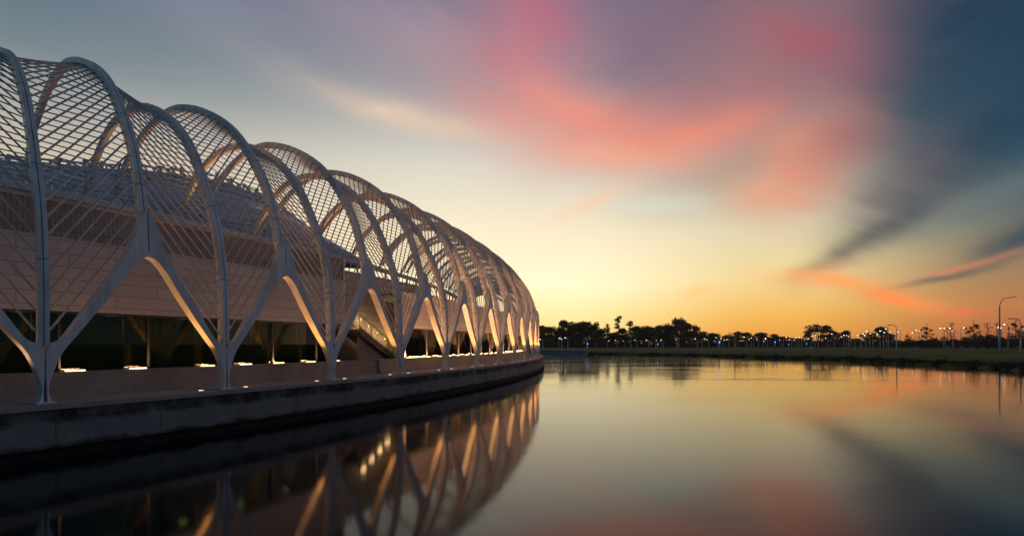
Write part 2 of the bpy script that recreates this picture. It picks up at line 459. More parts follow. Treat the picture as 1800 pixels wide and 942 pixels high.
# roofs (flat, seen only from above) and floors
bpart(ring_strip(rect(RW+.42, 15.5, 7.0, 7.3), I0-1, IA), 'roof', M['roof'])
bpart(ring_strip(rect(RW+.42, 15.5, 5.5, 5.75), IB, I1+1), 'roof', M['roof'])
bpart(ring_strip(rect(5.65, 15.5, 5.2, 5.45), IA+.01, IB-.01), 'roof', M['roof'])
def glazing(i0, i1, n0):
    g = ring_strip(rect(RW+.10, RW+.13, .952, 3.278), i0, i1, caps=False)
    o = bpart(g, 'glazing', M['glass'])
    k = math.ceil(i0*2)/2 + n0
    while k < i1:
        b = MB(); c = ring(k, RW+.09, 2.115)
        b.box(c, tang(k)*.035, outn(k)*.07, (0, 0, 1.16)); b.build('mullion', M['dark_metal'], o); k += .5
    hb = ring_strip(rect(RW+.02, RW+.2, 3.19, 3.276), i0, i1); hb.build('head_rail', M['dark_metal'], o)
    for ch in o.children: ch.location -= building.location*0
    return o
ga = glazing(I0-1, IA-.02, .2); gb = glazing(IB+.12, I1+1, .2)
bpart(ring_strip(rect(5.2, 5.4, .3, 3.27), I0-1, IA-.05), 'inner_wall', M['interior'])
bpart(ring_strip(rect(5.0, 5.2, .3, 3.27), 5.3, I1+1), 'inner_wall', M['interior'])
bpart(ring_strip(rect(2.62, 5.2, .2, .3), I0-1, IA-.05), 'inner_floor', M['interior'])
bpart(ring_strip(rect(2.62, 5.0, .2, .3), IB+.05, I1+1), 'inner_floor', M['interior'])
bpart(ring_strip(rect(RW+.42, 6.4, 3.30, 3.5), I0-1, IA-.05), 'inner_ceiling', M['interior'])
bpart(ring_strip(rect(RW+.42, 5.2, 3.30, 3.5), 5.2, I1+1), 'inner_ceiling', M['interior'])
for k in range(0, 30):
    i = -.35 + k*.5
    if i > 13 or IA-.1 < i < 5.2: continue
    b = MB(); p = ring(i, 3.4, 0); b.tube([p + Vector((0, 0, .3)), p + Vector((0, 0, 3.3))], .17, 14)
    bpart(b, 'inner_column', M['inner_column'], smooth=True)
# curved pale end wall beside the far glazing
bpart(ring_strip(rect(RW+.05, RW+.5, .952, 3.278), IB-.02, IB+.1), 'wall_end', M['stair_wall'])
# inner fascia and skylight with its louvres
IS = 9.2
bpart(ring_strip([(15.95, 9.4), (15.95, 11.0), (17.4, 11.55), (17.4, 9.4)], I0-1, 4.4), 'skylight_kerb', M['roof'])
def ztop(i): return interp([-2, 1, 2, 3, 4, 5.2, 6.2, 7.4, 9.2], [13.0, 13.7, 14.7, 15.8, 17.2, 18.3, 18.0, 16.2, 12.8], i)
M['skyglass'] = noisy('skylight_glass', (.34, .37, .42), (.48, .50, .54), .5, .3, 0)
sk = MB(); n = int((IS+3)*4)
for k in range(n+1):
    i = lerp(-3, IS, k/n); z1 = ztop(i); sk.v += [tuple(ring(i, 17.2, 10.9)), tuple(ring(i, 20.6, lerp(11.4, z1, .5))), tuple(ring(i, 25, z1-.25)), tuple(ring(i, 25.6, z1-.25)), tuple(ring(i, 25.6, 8))]
for k in range(n):
    for j in range(4): sk.f.append((k*5+j, (k+1)*5+j, (k+1)*5+j+1, k*5+j+1))
bpart(ring_strip(rect(16, 16.4, 5.5, 9.6), 7.6, I1+1), 'inner_upper_wall', M['panel'])
skyl = bpart(sk, 'skylight', M['skyglass'])
zz = MB(); ii = -3.0; dn = True; r = random.Random(3)
def sp(i, t): return ring(i, lerp(17.0, 24.9, t), lerp(11.35, ztop(i)+.05, t))
while ii < IS-.2:
    for row in range(5):
        t0, t1 = row/5, (row+1)/5
        zz.tube([sp(ii, t0), sp(ii+.11, t1)], .075, 5); zz.tube([sp(ii+.11, t1), sp(ii+.22, t0)], .075, 5)
    ii += .22
for row in range(11):
    t = row/10; zz.tube([sp(lerp(-3, IS, k/50), t) for k in range(51)], .085 if row % 2 == 0 else .05, 5)
zo = zz.build('louvre_lattice', M['steel'], skyl)
ii = -2.8
while ii < IS-.2:
    c = ring(ii, 25.1, ztop(ii)); hgt = r.uniform(.15, .4)
    kn = MB(); kn.tube([c + Vector((0, 0, -.3)), c + outn(ii)*.2 + Vector((0, 0, hgt*.7)), c + Vector((0, 0, hgt))], [.14, .2, .1], 8); ii += r.choice((.14, .22, .3))
    kn.build('louvre_hinge', M['steel'], skyl)

# ------------------------------------------------------------------ stairs in the recess
stair = tag(empty('staircase', ring(4.1, 4, 0)), 'lit stairway with pale steps and railings climbing the recess behind the pergola columns', 'stairs')
NS = 15; i_b, i_t = 4.84, 4.0
def stp(t, r, dz=0): return ring(lerp(i_b, i_t, t), r, lerp(.55, 3.15, t) + dz)
for k in range(NS):
    t = (k+.5)/NS; b = MB(); c = stp(t, 4.15); ii = lerp(i_b, i_t, t)
    b.box(c - Vector((0, 0, .1)), tang(ii)*(ARC*abs(i_b-i_t)/NS*.52), outn(ii)*.9, (0, 0, .1))
    under(b.build('step', M['concrete']), stair)
b = MB()
pts = [(0, -.45), (0, .02), (1, .02), (1, -.45)]
vs = [stp(t, rr, dz) for rr in (3.34, 3.2) for (t, dz) in pts]
b.add(vs, [(0, 1, 2, 3), (7, 6, 5, 4), (0, 4, 5, 1), (1, 5, 6, 2), (2, 6, 7, 3), (3, 7, 4, 0)])
under(b.build('stringer', M['stair_wall']), stair)
b = MB()
vs = [stp(t, 3.5, dz) if dz > -5 else ring(lerp(i_b, i_t, t), 3.5, .3) for (t, dz) in ((0, -.46), (1, -.46), (1, -9), (0, -9))]
b.add(vs, [(0, 1, 2, 3)]); under(b.build('under_stair_wall', M['plinth']), stair)
for rr in (3.28, 4.95):
    b = MB(); b.tube([stp(0, rr, .95), stp(1, rr, .95)], .03, 8)
    b.tube([stp(0, rr, .12), stp(1, rr, .12)], .016, 6)
    rl = b.build('railing', M['dark_metal']); under(rl, stair)
    b = MB()
    for k in range(41): b.tube([stp(k/40, rr, .12), stp(k/40, rr, .95)], .008, 4)
    b.build('balusters', M['dark_metal'], rl)
    for k in range(9):
        t = k/8; p = MB(); p.tube([stp(t, rr, .0), stp(t, rr, .95)], .02, 6); p.build('post', M['dark_metal'], rl)

# ------------------------------------------------------------------ lamps of the building
def lamp_data(kind, name, energy, col, **kw):
    l = bpy.data.lights.new(name, kind); l.energy = energy; l.color = col
    for k, v in kw.items(): setattr(l, k, v)
    return l
WARM = (1, .47, .22)
strip_near = lamp_data('AREA', 'strip_glow', 165, WARM, shape='RECTANGLE', size=.6, size_y=.1)
strip_far = lamp_data('AREA', 'strip_glow', 150, (1, .46, .19), shape='RECTANGLE', size=.6, size_y=.1)
strip_dim = lamp_data('AREA', 'strip_glow', 38, WARM, shape='RECTANGLE', size=.6, size_y=.1)
strip_area = strip_near
spot_data = lamp_data('SPOT', 'recessed_beam', 640, (1, .38, .06), spot_size=R_(46), spot_blend=.9, shadow_soft_size=.06)
sb = MB(); sb.box((0, 0, .042), (.31, 0, 0), (0, .05, 0), (0, 0, .022))
sf = MB(); sf.box((0, .0, .010), (.34, 0, 0), (0, .08, 0), (0, 0, .009))
proto = empty('strip_light'); f0 = sf.build('fixture', M['dark_metal'], proto); l0 = sb.build('lens', M['warm_light'], proto)
sl = bpy.data.objects.new('strip_beam', strip_area); COL.objects.link(sl); sl.parent = proto
sl.location = (0, -.02, .10); sl.rotation_euler = (R_(180-4), 0, 0)
pos = [.86, 1.27, 1.62, 2.10, 2.42, 2.74, 3.10, 3.42] + [4.72, 4.86, 5.02, 5.18, 5.5, 5.82, 6.12, 6.44, 6.75, 7.06, 7.35, 7.66, 7.97, 8.28, 8.6, 8.9, 9.2, 9.5, 9.8, 10.1, 10.4, 10.7, 11.0, 11.4, 11.8, 12.3]
W = {0: 'left of the nearest column'}
def between(i):
    k = int(math.floor(i))
    return k
cnt = {}
for p in pos: cnt.setdefault(between(p), []).append(p)
NAMES = {1: ['only'], 2: ['left', 'right'], 3: ['left', 'middle', 'right'], 4: ['leftmost', 'second', 'third', 'rightmost']}
first = True
for p in pos:
    k = between(p); g = cnt[k]; nm = NAMES[len(g)][g.index(p)]
    o = proto if first else copy_tree(proto); first = False
    o.location = ring(p, 2.13, .936)
    if p > 4.6 or p < 2: [c for c in o.children if c.type == 'LIGHT'][0].data = strip_far if p > 4 else strip_dim
    t = tang(p); o.rotation_euler.z = math.atan2(t.y, t.x)
    where = ('just beyond the nearest pergola column' if False else f'between the {ordinal(k)} and {ordinal(k+1)} pergola columns') if k >= 1 else 'just left of the first pergola column'
    tag(o, f'{nm} glowing strip light on the plinth {where}', 'strip light', 'strip lights along the foot of the glass')
# roof-edge floodlights under the ribs, and dim lamps behind the glass
rl_d = lamp_data('SPOT', 'flood_beam', 900, (1, .42, .12), spot_size=R_(110), spot_blend=.7, shadow_soft_size=.15)
k = 2.75
while k < 13:
    zr = 7.3 if k < IA else (5.45 if k < IB else 5.75)
    b = MB(); p = ring(k, 8.2, zr); b.box(p + Vector((0, 0, .07)), tang(k)*.2, outn(k)*.12, (0, 0, .066))
    fx = bpart(b, 'roof_floodlight', M['dark_metal'])
    lo_ = bpy.data.objects.new('flood_beam', rl_d); COL.objects.link(lo_); lo_.parent = fx
    lo_.location = p + Vector((0, 0, .2)); lo_.rotation_euler = (R_(180), 0, 0); k += 1
in_d = lamp_data('AREA', 'ceiling_glow', 4.5, (.82, 1, .42), shape='DISK', size=.4)
M['ceiling_light'] = emit('ceiling_lamp', (.85, 1, .5), .25)
for k in [.6, 1.1, 1.6, 2.1, 2.6, 3.1, 5.5, 6, 6.5, 7, 7.5, 8, 8.5, 9, 9.5]:
    b = MB(); p = ring(k, 4.1, 3.29); b.tube([p - Vector((0, 0, .04)), p - Vector((0, 0, .001))], .2, 14)
    fx = bpart(b, 'ceiling_light', M['ceiling_light'])
    lo_ = bpy.data.objects.new('ceiling_glow', in_d); COL.objects.link(lo_); lo_.parent = fx; lo_.location = p - Vector((0, 0, .06))
gp = MB(); gp.tube([(0, 0, .004), (0, 0, .014)], .16, 18)
gl = MB(); gl.tube([(0, 0, .0145), (0, 0, .020)], .10, 18)
proto2 = empty('ground_light'); gp.build('bezel', M['steel'], proto2); gl.build('lens', M['ground_light'], proto2)
sp_o = bpy.data.objects.new('recessed_beam', spot_data); COL.objects.link(sp_o); sp_o.parent = proto2
sp_o.location = (0, 0, .05); sp_o.rotation_euler = (0, R_(180+5), 0)
first = True
for i in range(2, 15):
    for sg in (-1, 1):
        if i == 1 and False: continue
        o = proto2 if first else copy_tree(proto2); first = False
        o.location = ring(i + sg*.165, -.06, 0); t_ = tang(i)*sg; o.rotation_euler.z = math.atan2(t_.y, t_.x)
        tag(o, f'round glowing ground light in the walkway just {"before" if sg < 0 else "beyond"} the {ordinal(i)} pergola column', 'ground light', 'recessed ground lights along the walkway edge')
# small wall lamps by the stairs
wl = MB(); wl.tube([(0, 0, 0), (0, .07, 0)], .05, 12)
proto3 = empty('wall_lamp'); wl.build('lens', M['stair_light'], proto3)
fl = MB(); fl.tube([(0, -.03, 0), (0, -.002, 0)], .085, 12); fl.build('fixture', M['dark_metal'], proto3)
pd = lamp_data('POINT', 'wall_lamp_glow', 13, (1, .60, .26), shadow_soft_size=.24)
po = bpy.data.objects.new('wall_lamp_glow', pd); COL.objects.link(po); po.parent = proto3; po.location = (0, .3, -.05)
first = True
for row, spots in ((0, [(4.695, 1.91), (4.508, 2.44), (4.339, 3.03)]), (1, [(4.90, 2.45), (4.73, 2.92), (4.554, 3.40), (4.397, 3.88)])):
    for k, (ii, z) in enumerate(spots):
        o = proto3 if first else copy_tree(proto3); first = False
        o.location = ring(ii, 5.20, z); n_ = outn(ii); o.rotation_euler.z = math.atan2(n_.y, n_.x) - math.pi/2
        tag(o, f'{"low" if row == 0 else "high"} warm wall lamp by the stairway, {ordinal(k+1)} up from the bottom', 'wall lamp', 'wall lamps beside the stairway')

# ------------------------------------------------------------------ ground and pond
WZ = -1.77
PC = Vector((36, 92, 0))
SH = [(68.5, 67.5), (73.5, 95), (64.5, 130), (46, 161), (30, 174), (14.5, 184), (-12, 190), (-40, 185), (-40, 140), (-25, 90), (-30, 45), (-32, 18), (-22, 2), (-8, 2.5), (3, 4.2), (14, 4), (30, 8), (48, 24), (60, 45)]
ths = sorted((math.atan2(y-PC.y, x-PC.x), math.hypot(x-PC.x, y-PC.y)) for x, y in SH)
TH = [t for t, _ in ths]; RO = [d for _, d in ths]
TH = [TH[-1]-2*math.pi] + TH + [TH[0]+2*math.pi]; RO = [RO[-1]] + RO + [RO[0]]
def rho(th):
    while th > math.pi: th -= 2*math.pi
    while th < -math.pi: th += 2*math.pi
    # smooth interpolation
    for i in range(len(TH)-1):
        if TH[i] <= th <= TH[i+1]:
            t = (th-TH[i])/(TH[i+1]-TH[i]); return lerp(RO[i], RO[i+1], t*t*(3-2*t)*.35 + t*.65)
    return RO[0]
OFF = [-9, -1.5, 0, .5, 1.4, 4, 9, 18, 45, 110, 200, 400, 900, 2200, 6000]
ZZ = [-4, -2.4, -1.8, -1.45, -1.15, -.75, -.30, -.05, .1, .3, .45, .5, .5, .5, .5]
def gz(x, y):
    d = math.hypot(x-PC.x, y-PC.y) - rho(math.atan2(y-PC.y, x-PC.x))
    return interp(OFF, ZZ, d)
g = MB(); NT = 360; rr = random.Random(5)
wob = [sum(math.sin(k*2*math.pi*f/NT+ph)*a for f, ph, a in ((37, 1, .25), (61, 2, .2), (97, 4, .14), (150, .5, .1))) for k in range(NT)]
for k in range(NT):
    th = -math.pi + 2*math.pi*k/NT; ro = rho(th)
    for o_, z in zip(OFF, ZZ):
        d = ro + o_ + (wob[k] if -1 < o_ < 5 else 0)
        g.v.append((PC.x + d*math.cos(th), PC.y + d*math.sin(th), z + (rr.uniform(-.12, .12) if .4 < o_ < 10 else 0)))
m = len(OFF)
for k in range(NT):
    k2 = (k+1) % NT
    for j in range(m-1): g.f.append((k*m+j, k*m+j+1, k2*m+j+1, k2*m+j))
tag(g.build('ground', M['grass'], smooth=True), kind='structure')
w = MB(); w.add([(-60, -10, WZ), (130, -10, WZ), (130, 215, WZ), (-60, 215, WZ)], [(0, 1, 2, 3)])
tag(w.build('water', M['water']), kind='structure')
# rank growth along the water's edge: one uncountable mass
bg = MB(); rr = random.Random(11)
for k in range(9000):
    th = rr.uniform(-1.0, 2.2); ro = rho(th) + rr.uniform(.1, 2.2)
    x, y = PC.x + ro*math.cos(th), PC.y + ro*math.sin(th); z = max(gz(x, y), WZ)-.1
    h = rr.uniform(.15, .5)*(1 + 1.2*max(0, math.sin(th*23)*math.sin(th*57+1))); a = rr.uniform(0, math.pi); dx, dy = math.cos(a)*.14, math.sin(a)*.14
    lx, ly = rr.uniform(-.15, .15), rr.uniform(-.15, .15)
    bg.add([(x-dx, y-dy, z), (x+dx, y+dy, z), (x+lx, y+ly, z+h)], [(0, 1, 2)])
tag(bg.build('bank_plants', M['bank_growth']), 'dark rank growth along the edge of the far bank', 'bank plants', kind='stuff')
# low concrete landing at the far end of the building
b = MB(); pr = [(9, 186), (17.2, 182.2), (26, 176.5)]
b = MB()
for (x0, y0), (x1, y1) in zip(pr, pr[1:]):
    dd = Vector((x1-x0, y1-y0, 0)).normalized(); nn = Vector((-dd.y, dd.x, 0))
    b.box(((x0+x1)/2, (y0+y1)/2, -.2) , Vector((x1-x0, y1-y0, 0))/2, nn*2.2, (0, 0, .16))
    b.box(((x0+x1)/2, (y0+y1)/2, -1.15) + nn*0 if False else Vector(((x0+x1)/2, (y0+y1)/2, -1.17)), Vector((x1-x0, y1-y0, 0))/2, nn*1.9, (0, 0, .8))
tag(b.build('concrete_landing', M['concrete']), 'low grey concrete landing on the far shore just right of the pergola end', 'landing')

# ------------------------------------------------------------------ trees
def leaves(mb, c, rad, n, size, rr, flat=1.0):
    for _ in range(n):
        while True:
            p = Vector((rr.uniform(-1, 1), rr.uniform(-1, 1), rr.uniform(-1, 1)))
            if p.length <= 1: break
        if p.length > 0: p = p * (.55 + .45*p.length)
        q = Vector(c) + Vector((p.x*rad[0], p.y*rad[1], p.z*rad[2]))
        a = Vector((rr.gauss(0, 1), rr.gauss(0, 1), rr.gauss(0, 1))).normalized()
        bb = a.orthogonal().normalized()*size*rr.uniform(.6, 1.3); cc = a.cross(bb).normalized()*size*rr.uniform(.4, .9)
        mb.add([q-bb, q-cc, q+bb, q+cc], [(0, 1, 2, 3)])
def make_tree(kind, seed):
    """unit trees about ten metres tall; returns (trunk, crown) builders"""
    rr = random.Random(seed); tk = MB(); cr = MB()
    def limb(p, q, r0, r1, n=5):
        mid = Vector(p).lerp(Vector(q), .5) + Vector((rr.uniform(-.25, .25), rr.uniform(-.25, .25), rr.uniform(0, .2)))
        tk.tube([p, mid, q], [r0, (r0+r1)/2, r1], n)
    if kind == 'broad':
        limb((0, 0, -.3), (rr.uniform(-.2, .2), 0, 3.4), .34, .22, 8)
        for k in range(15):
            a = rr.uniform(0, 6.28); d = rr.uniform(.5, 3.1); z = rr.uniform(3.2, 8.9 - d*.55)
            c = Vector((math.cos(a)*d, math.sin(a)*d, z)); limb((0, 0, rr.uniform(2.2, 3.4)), c, .13, .05)
            s = rr.uniform(.9, 1.7); leaves(cr, c, (s*1.2, s*1.2, s*.8), int(120*s), .24, rr)
    elif kind == 'dense':
        limb((0, 0, -.3), (0, 0, 4), .3, .2, 8)
        for k in range(20):
            a = rr.uniform(0, 6.28); z = rr.uniform(1.1, 9.2); d = rr.uniform(.2, 2.6)*(1 - abs(z-4)/8)
            c = Vector((math.cos(a)*d, math.sin(a)*d, z)); limb((0, 0, min(z*.7, 4)), c, .1, .04)
            s = rr.uniform(.9, 1.6); leaves(cr, c, (s, s, s*.9), int(115*s), .25, rr)
    elif kind == 'pine':
        tk.tube([(0, 0, -.3), (.1, 0, 5), (0, .1, 9.7)], [.2, .14, .05], 7)
        for k in range(11):
            z = rr.uniform(4.6, 9.8); d = rr.uniform(.3, 1.7)*(1.1-(z-4.6)/7); a = rr.uniform(0, 6.28)
            c = Vector((math.cos(a)*d, math.sin(a)*d, z)); limb((0, 0, z-.5), c, .06, .03)
            s = rr.uniform(.45, .85); leaves(cr, c, (s*1.2, s*1.2, s*.7), int(95*s), .2, rr)
    elif kind == 'umbrella':
        for k in range(4):
            a = k*1.7; limb((math.cos(a)*.15, 0, -.3), (math.cos(a)*1.2, math.sin(a)*1.2, 5), .25, .14, 7)
        for k in range(18):
            a = rr.uniform(0, 6.28); d = math.sqrt(rr.random())*4.6; z = 8.2 - d*d*.09 + rr.uniform(-1.1, .8)
            c = Vector((math.cos(a)*d, math.sin(a)*d, z)); limb((math.cos(a)*1.2, math.sin(a)*1.2, 4.6), c, .1, .04)
            s = rr.uniform(.9, 1.5); leaves(cr, c, (s*1.3, s*1.3, s*.7), int(120*s), .24, rr)
    elif kind == 'sparse':
        tk.tube([(0, 0, -.3), (.1, .05, 4), (0, 0, 9.6)], [.14, .1, .03], 7)
        for k in range(26):
            z = rr.uniform(2, 9.2); a = rr.uniform(0, 6.28); d = rr.uniform(.8, 2.6)*(1.15-z/12)
            c = Vector((math.cos(a)*d, math.sin(a)*d, z + d*.5)); limb((0, 0, z-.4), c, .05, .015, 4)
            if z < 7.5: leaves(cr, c, (.55, .55, .5), rr.randint(10, 40), .18, rr)
    elif kind == 'bare':
        tk.tube([(0, 0, -.3), (.1, .05, 4), (0, 0, 9.6)], [.12, .09, .025], 7)
        for k in range(34):
            z = rr.uniform(1.5, 9.2); a = rr.uniform(0, 6.28); d = rr.uniform(.8, 2.4)*(1.2-z/11)
            c = Vector((math.cos(a)*d, math.sin(a)*d, z + d*.9)); limb((0, 0, z-.3), c, .045, .012, 4)
            leaves(cr, c, (.4, .4, .4), 5, .13, rr)
    elif kind == 'bush':
        for k in range(5): limb((0, 0, -.2), (rr.uniform(-2, 2), rr.uniform(-2, 2), rr.uniform(2, 5)), .16, .06)
        for k in range(14):
            a = rr.uniform(0, 6.28); d = rr.uniform(0, 4.2); z = rr.uniform(1.0, 7.4 - d*.8)
            s = rr.uniform(1.2, 2.0); leaves(cr, (math.cos(a)*d, math.sin(a)*d, z), (s*1.2, s*1.2, s), int(90*s), .33, rr)
    return tk, cr
PROTO = {}
def tree(kind, var, mat):
    key = (kind, var, mat)
    if key not in PROTO:
        tk, cr = make_tree(kind, hash_seed(kind)+var)
        PROTO[key] = (tk, cr)
        o = empty({'pine': 'pine_tree', 'bush': 'bush', 'bare': 'bare_tree', 'sparse': 'young_tree', 'umbrella': 'spreading_tree', 'broad': 'broadleaf_tree', 'dense': 'evergreen_tree'}[kind])
        tk.build('stems' if kind == 'bush' else 'trunk', M['bark'], o); cr.build('foliage' if kind == 'bush' else 'crown', M[mat], o)
        PROTO[key] = o; return o
    return copy_tree(PROTO[key])
def hash_seed(k): return sum(ord(c)*(i+3) for i, c in enumerate(k))
F_ = 900.0; HZ = 605.0; CAMZ = 2.0
def place(u, D): return (u-900)/F_*D
TREES = []      # (bearing u, top v, width px, distance, kind)
def z7(x): return 900 + x/3.913
def z7y(y): return 520 + y/3.913
def z8(x): return 1340 + x/3.913
def z8y(y): return 500 + y/3.913
for x, y, wd, D, k in [(160, 190, 80, 300, 'broad'), (205, 215, 80, 290, 'dense'), (250, 222, 80, 285, 'dense'), (300, 200, 90, 290, 'broad'), (355, 186, 80, 300, 'dense'), (400, 215, 80, 280, 'dense'), (430, 168, 90, 300, 'broad'),
                       (475, 195, 90, 290, 'dense'), (522, 141, 110, 300, 'broad'), (560, 215, 80, 285, 'dense'), (605, 238, 80, 290, 'dense'), (657, 198, 60, 300, 'pine'), (735, 153, 78, 300, 'pine'), (690, 262, 80, 290, 'dense'),
                       (760, 234, 80, 290, 'dense'), (816, 172, 80, 300, 'pine'), (862, 222, 80, 295, 'dense'), (915, 183, 120, 300, 'broad'), (975, 192, 110, 305, 'broad'), (1038, 180, 110, 300, 'broad'), (1110, 163, 80, 305, 'broad'),
                       (1160, 162, 80, 305, 'broad'), (1085, 215, 90, 290, 'dense'), (1205, 200, 90, 300, 'dense'), (1248, 208, 70, 305, 'broad'), (1320, 248, 90, 320, 'broad'), (1380, 256, 80, 320, 'dense'), (1440, 258, 90, 325, 'broad'),
                       (1500, 280, 80, 330, 'dense'), (1545, 238, 80, 320, 'broad'), (1605, 252, 80, 325, 'dense'), (1660, 250, 80, 330, 'broad'), (1722, 252, 80, 330, 'dense'), (1785, 257, 80, 325, 'broad')]:
    TREES.append((z7(x), z7y(y), wd/3.913*1.55, D, k))
for x, y, wd, D, k in [(25, 340, 90, 320, 'broad'), (95, 362, 80, 330, 'dense'), (150, 358, 80, 330, 'dense'), (205, 366, 80, 330, 'dense'), (262, 368, 80, 330, 'dense'), (320, 330, 60, 310, 'dense'), (392, 268, 165, 290, 'umbrella'), (440, 345, 90, 310, 'dense'),
                       (525, 303, 85, 300, 'broad'), (580, 313, 60, 300, 'dense'), (640, 372, 80, 320, 'dense'), (755, 298, 80, 290, 'broad'), (822, 291, 75, 290, 'dense'), (885, 340, 70, 290, 'dense'), (1000, 322, 50, 260, 'sparse'), (1130, 255, 95, 230, 'sparse'),
                       (1300, 255, 95, 230, 'bare'), (1455, 232, 110, 200, 'sparse'), (1550, 252, 90, 220, 'bare'), (1612, 258, 80, 220, 'bare'), (1745, 225, 100, 170, 'sparse')]:
    TREES.append((z8(x), z8y(y), wd/3.913*(1.5 if k in ('dense', 'broad') else 1.15), D, k))
for x, y, wd, D in [(930, 385, 100, 240), (1010, 378, 100, 240), (1090, 372, 110, 235), (1170, 362, 120, 230), (1250, 368, 100, 230), (1330, 372, 100, 225), (1400, 360, 110, 220), (1480, 350, 120, 215), (1555, 340, 120, 210), (1640, 348, 120, 205), (1715, 355, 110, 200), (1790, 350, 120, 200), (1850, 355, 120, 200)]:
    TREES.append((z8(x), z8y(y), wd/3.913*1.25, D, 'bush'))
BASEW = {'broad': 7.2, 'dense': 5.6, 'pine': 3.6, 'umbrella': 10.6, 'sparse': 5, 'bare': 4.6, 'bush': 10}
BASEH = {'broad': 9.6, 'dense': 10, 'pine': 10.2, 'umbrella': 9.4, 'sparse': 10, 'bare': 10, 'bush': 7.6}
DESC = {'broad': ('uneven round-crowned tree', 'on the far bank', 'broadleaf trees on the far bank', 'tree'),
        'dense': ('dense dark tree leafy to the ground', 'on the far bank', 'dense trees on the far bank', 'tree'),
        'pine': ('tall thin pine with sparse tufted crown', 'above the far woods', 'pines above the far woods', 'tree'),
        'umbrella': ('wide spreading tree with flat dark crown', 'standing out above the far lamps', None, 'tree'),
        'sparse': ('thin young tree with patchy leaves', 'on the right bank', 'young trees on the right bank', 'tree'),
        'bare': ('twiggy nearly bare tree', 'above the hedge at right', 'bare trees at right', 'tree'),
        'bush': ('dark broad bush', 'in the hedge line at right', 'bushes in the right hedge line', 'bush')}
bykind = {}
for T in TREES: bykind.setdefault(T[4], []).append(T)
rr = random.Random(21)
for kind, lst in bykind.items():
    lst.sort(key=lambda t: t[0])
    for n_, (u, v, wd, D, k) in enumerate(lst):
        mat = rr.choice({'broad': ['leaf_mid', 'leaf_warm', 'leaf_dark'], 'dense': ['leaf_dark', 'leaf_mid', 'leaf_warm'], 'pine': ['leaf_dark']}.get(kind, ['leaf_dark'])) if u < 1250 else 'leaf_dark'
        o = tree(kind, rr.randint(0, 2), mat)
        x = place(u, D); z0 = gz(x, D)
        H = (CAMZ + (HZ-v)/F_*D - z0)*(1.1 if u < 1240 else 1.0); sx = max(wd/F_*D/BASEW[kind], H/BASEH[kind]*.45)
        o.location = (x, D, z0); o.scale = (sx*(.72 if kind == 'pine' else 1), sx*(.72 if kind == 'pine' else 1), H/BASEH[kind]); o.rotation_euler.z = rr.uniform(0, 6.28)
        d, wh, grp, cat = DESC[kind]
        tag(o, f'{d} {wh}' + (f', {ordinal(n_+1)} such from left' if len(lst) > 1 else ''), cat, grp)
# shadowed thicket closing the foot of the woods: uncountable
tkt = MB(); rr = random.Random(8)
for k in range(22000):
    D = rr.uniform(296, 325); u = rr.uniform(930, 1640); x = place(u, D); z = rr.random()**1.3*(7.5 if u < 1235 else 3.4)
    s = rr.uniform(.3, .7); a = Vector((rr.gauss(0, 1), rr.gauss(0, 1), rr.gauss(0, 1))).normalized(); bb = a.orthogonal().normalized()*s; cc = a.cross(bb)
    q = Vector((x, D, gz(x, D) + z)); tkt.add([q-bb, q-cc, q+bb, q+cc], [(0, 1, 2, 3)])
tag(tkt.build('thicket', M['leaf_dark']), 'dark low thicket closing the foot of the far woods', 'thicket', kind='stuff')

# ------------------------------------------------------------------ street lamps
def lamp_proto(name, H, arm, lit, rad, double=False):
    o = empty(name)
    p = MB(); p.tube([(0, 0, -.2), (0, 0, H*.42)], rad*1.5, 8); p.tube([(0, 0, H*.42), (0, 0, H*.80)], rad, 8); p.build('post', M['lamp_post'], o, True)
    for sg in ((-1, 1) if double else (-1,)):
        pts = [(0, 0, H*.79)] + [(sg*arm*.45*(1-math.cos(a)), 0, H*.80 + H*.17*math.sin(a)) for a in (.3, .7, 1.1, 1.57)] + [(sg*arm, 0, H*.985)]
        a_ = MB(); a_.tube(pts, rad*.6, 7); a_.build('arm', M['lamp_post'], o, True)
        h = MB(); h.box((sg*(arm+.22), 0, H*.985), (.34, 0, 0), (0, .14, 0), (0, 0, .05)); hd = h.build('lamp_head', M['lamp_post'], o)
        l = MB()
        if lit: l.box((sg*(arm+.22), 0, H*.985-.10), (.22, 0, 0), (0, .13, 0), (0, 0, .05))
        else: l.box((sg*(arm+.22), 0, H*.985-.065), (.26, 0, 0), (0, .11, 0), (0, 0, .012))
        l.build('lens', M['street_light'] if lit else M['street_dark'], hd)
    return o
P_lit = lamp_proto('street_lamp', 4.6, .75, True, .10)
P_un = lamp_proto('tall_street_lamp', 4.9, 1.2, False, .095)
P_dbl = lamp_proto('double_street_lamp', 4.9, .8, False, .13, True)
P_high = lamp_proto('high_mast_lamp', 14.0, 2.6, False, .15)
used = set()
def from_base(u, vb):
    D = 60.0
    while D < 400:
        x = place(u, D)
        if math.hypot(x-PC.x, D-PC.y) > rho(math.atan2(D-PC.y, x-PC.x)) + 3 and gz(x, D) >= CAMZ - (vb-HZ)/F_*D: return D
        D += .5
    return 200.0
def put(proto, u, D, H0, v_top, flip=False, rz=None):
    o = proto if id(proto) not in used else copy_tree(proto); used.add(id(proto))
    x = place(u, D); z0 = gz(x, D); H = CAMZ + (HZ-v_top)/F_*D - z0
    s = max(.6, min(1.05, H/H0)) if H0 < 10 else 1; o.location = (x, D, z0); o.scale = (s, s, H/H0)
    o.rotation_euler.z = rz if rz is not None else (math.pi if flip else 0) + math.atan2(-x, D)
    return o
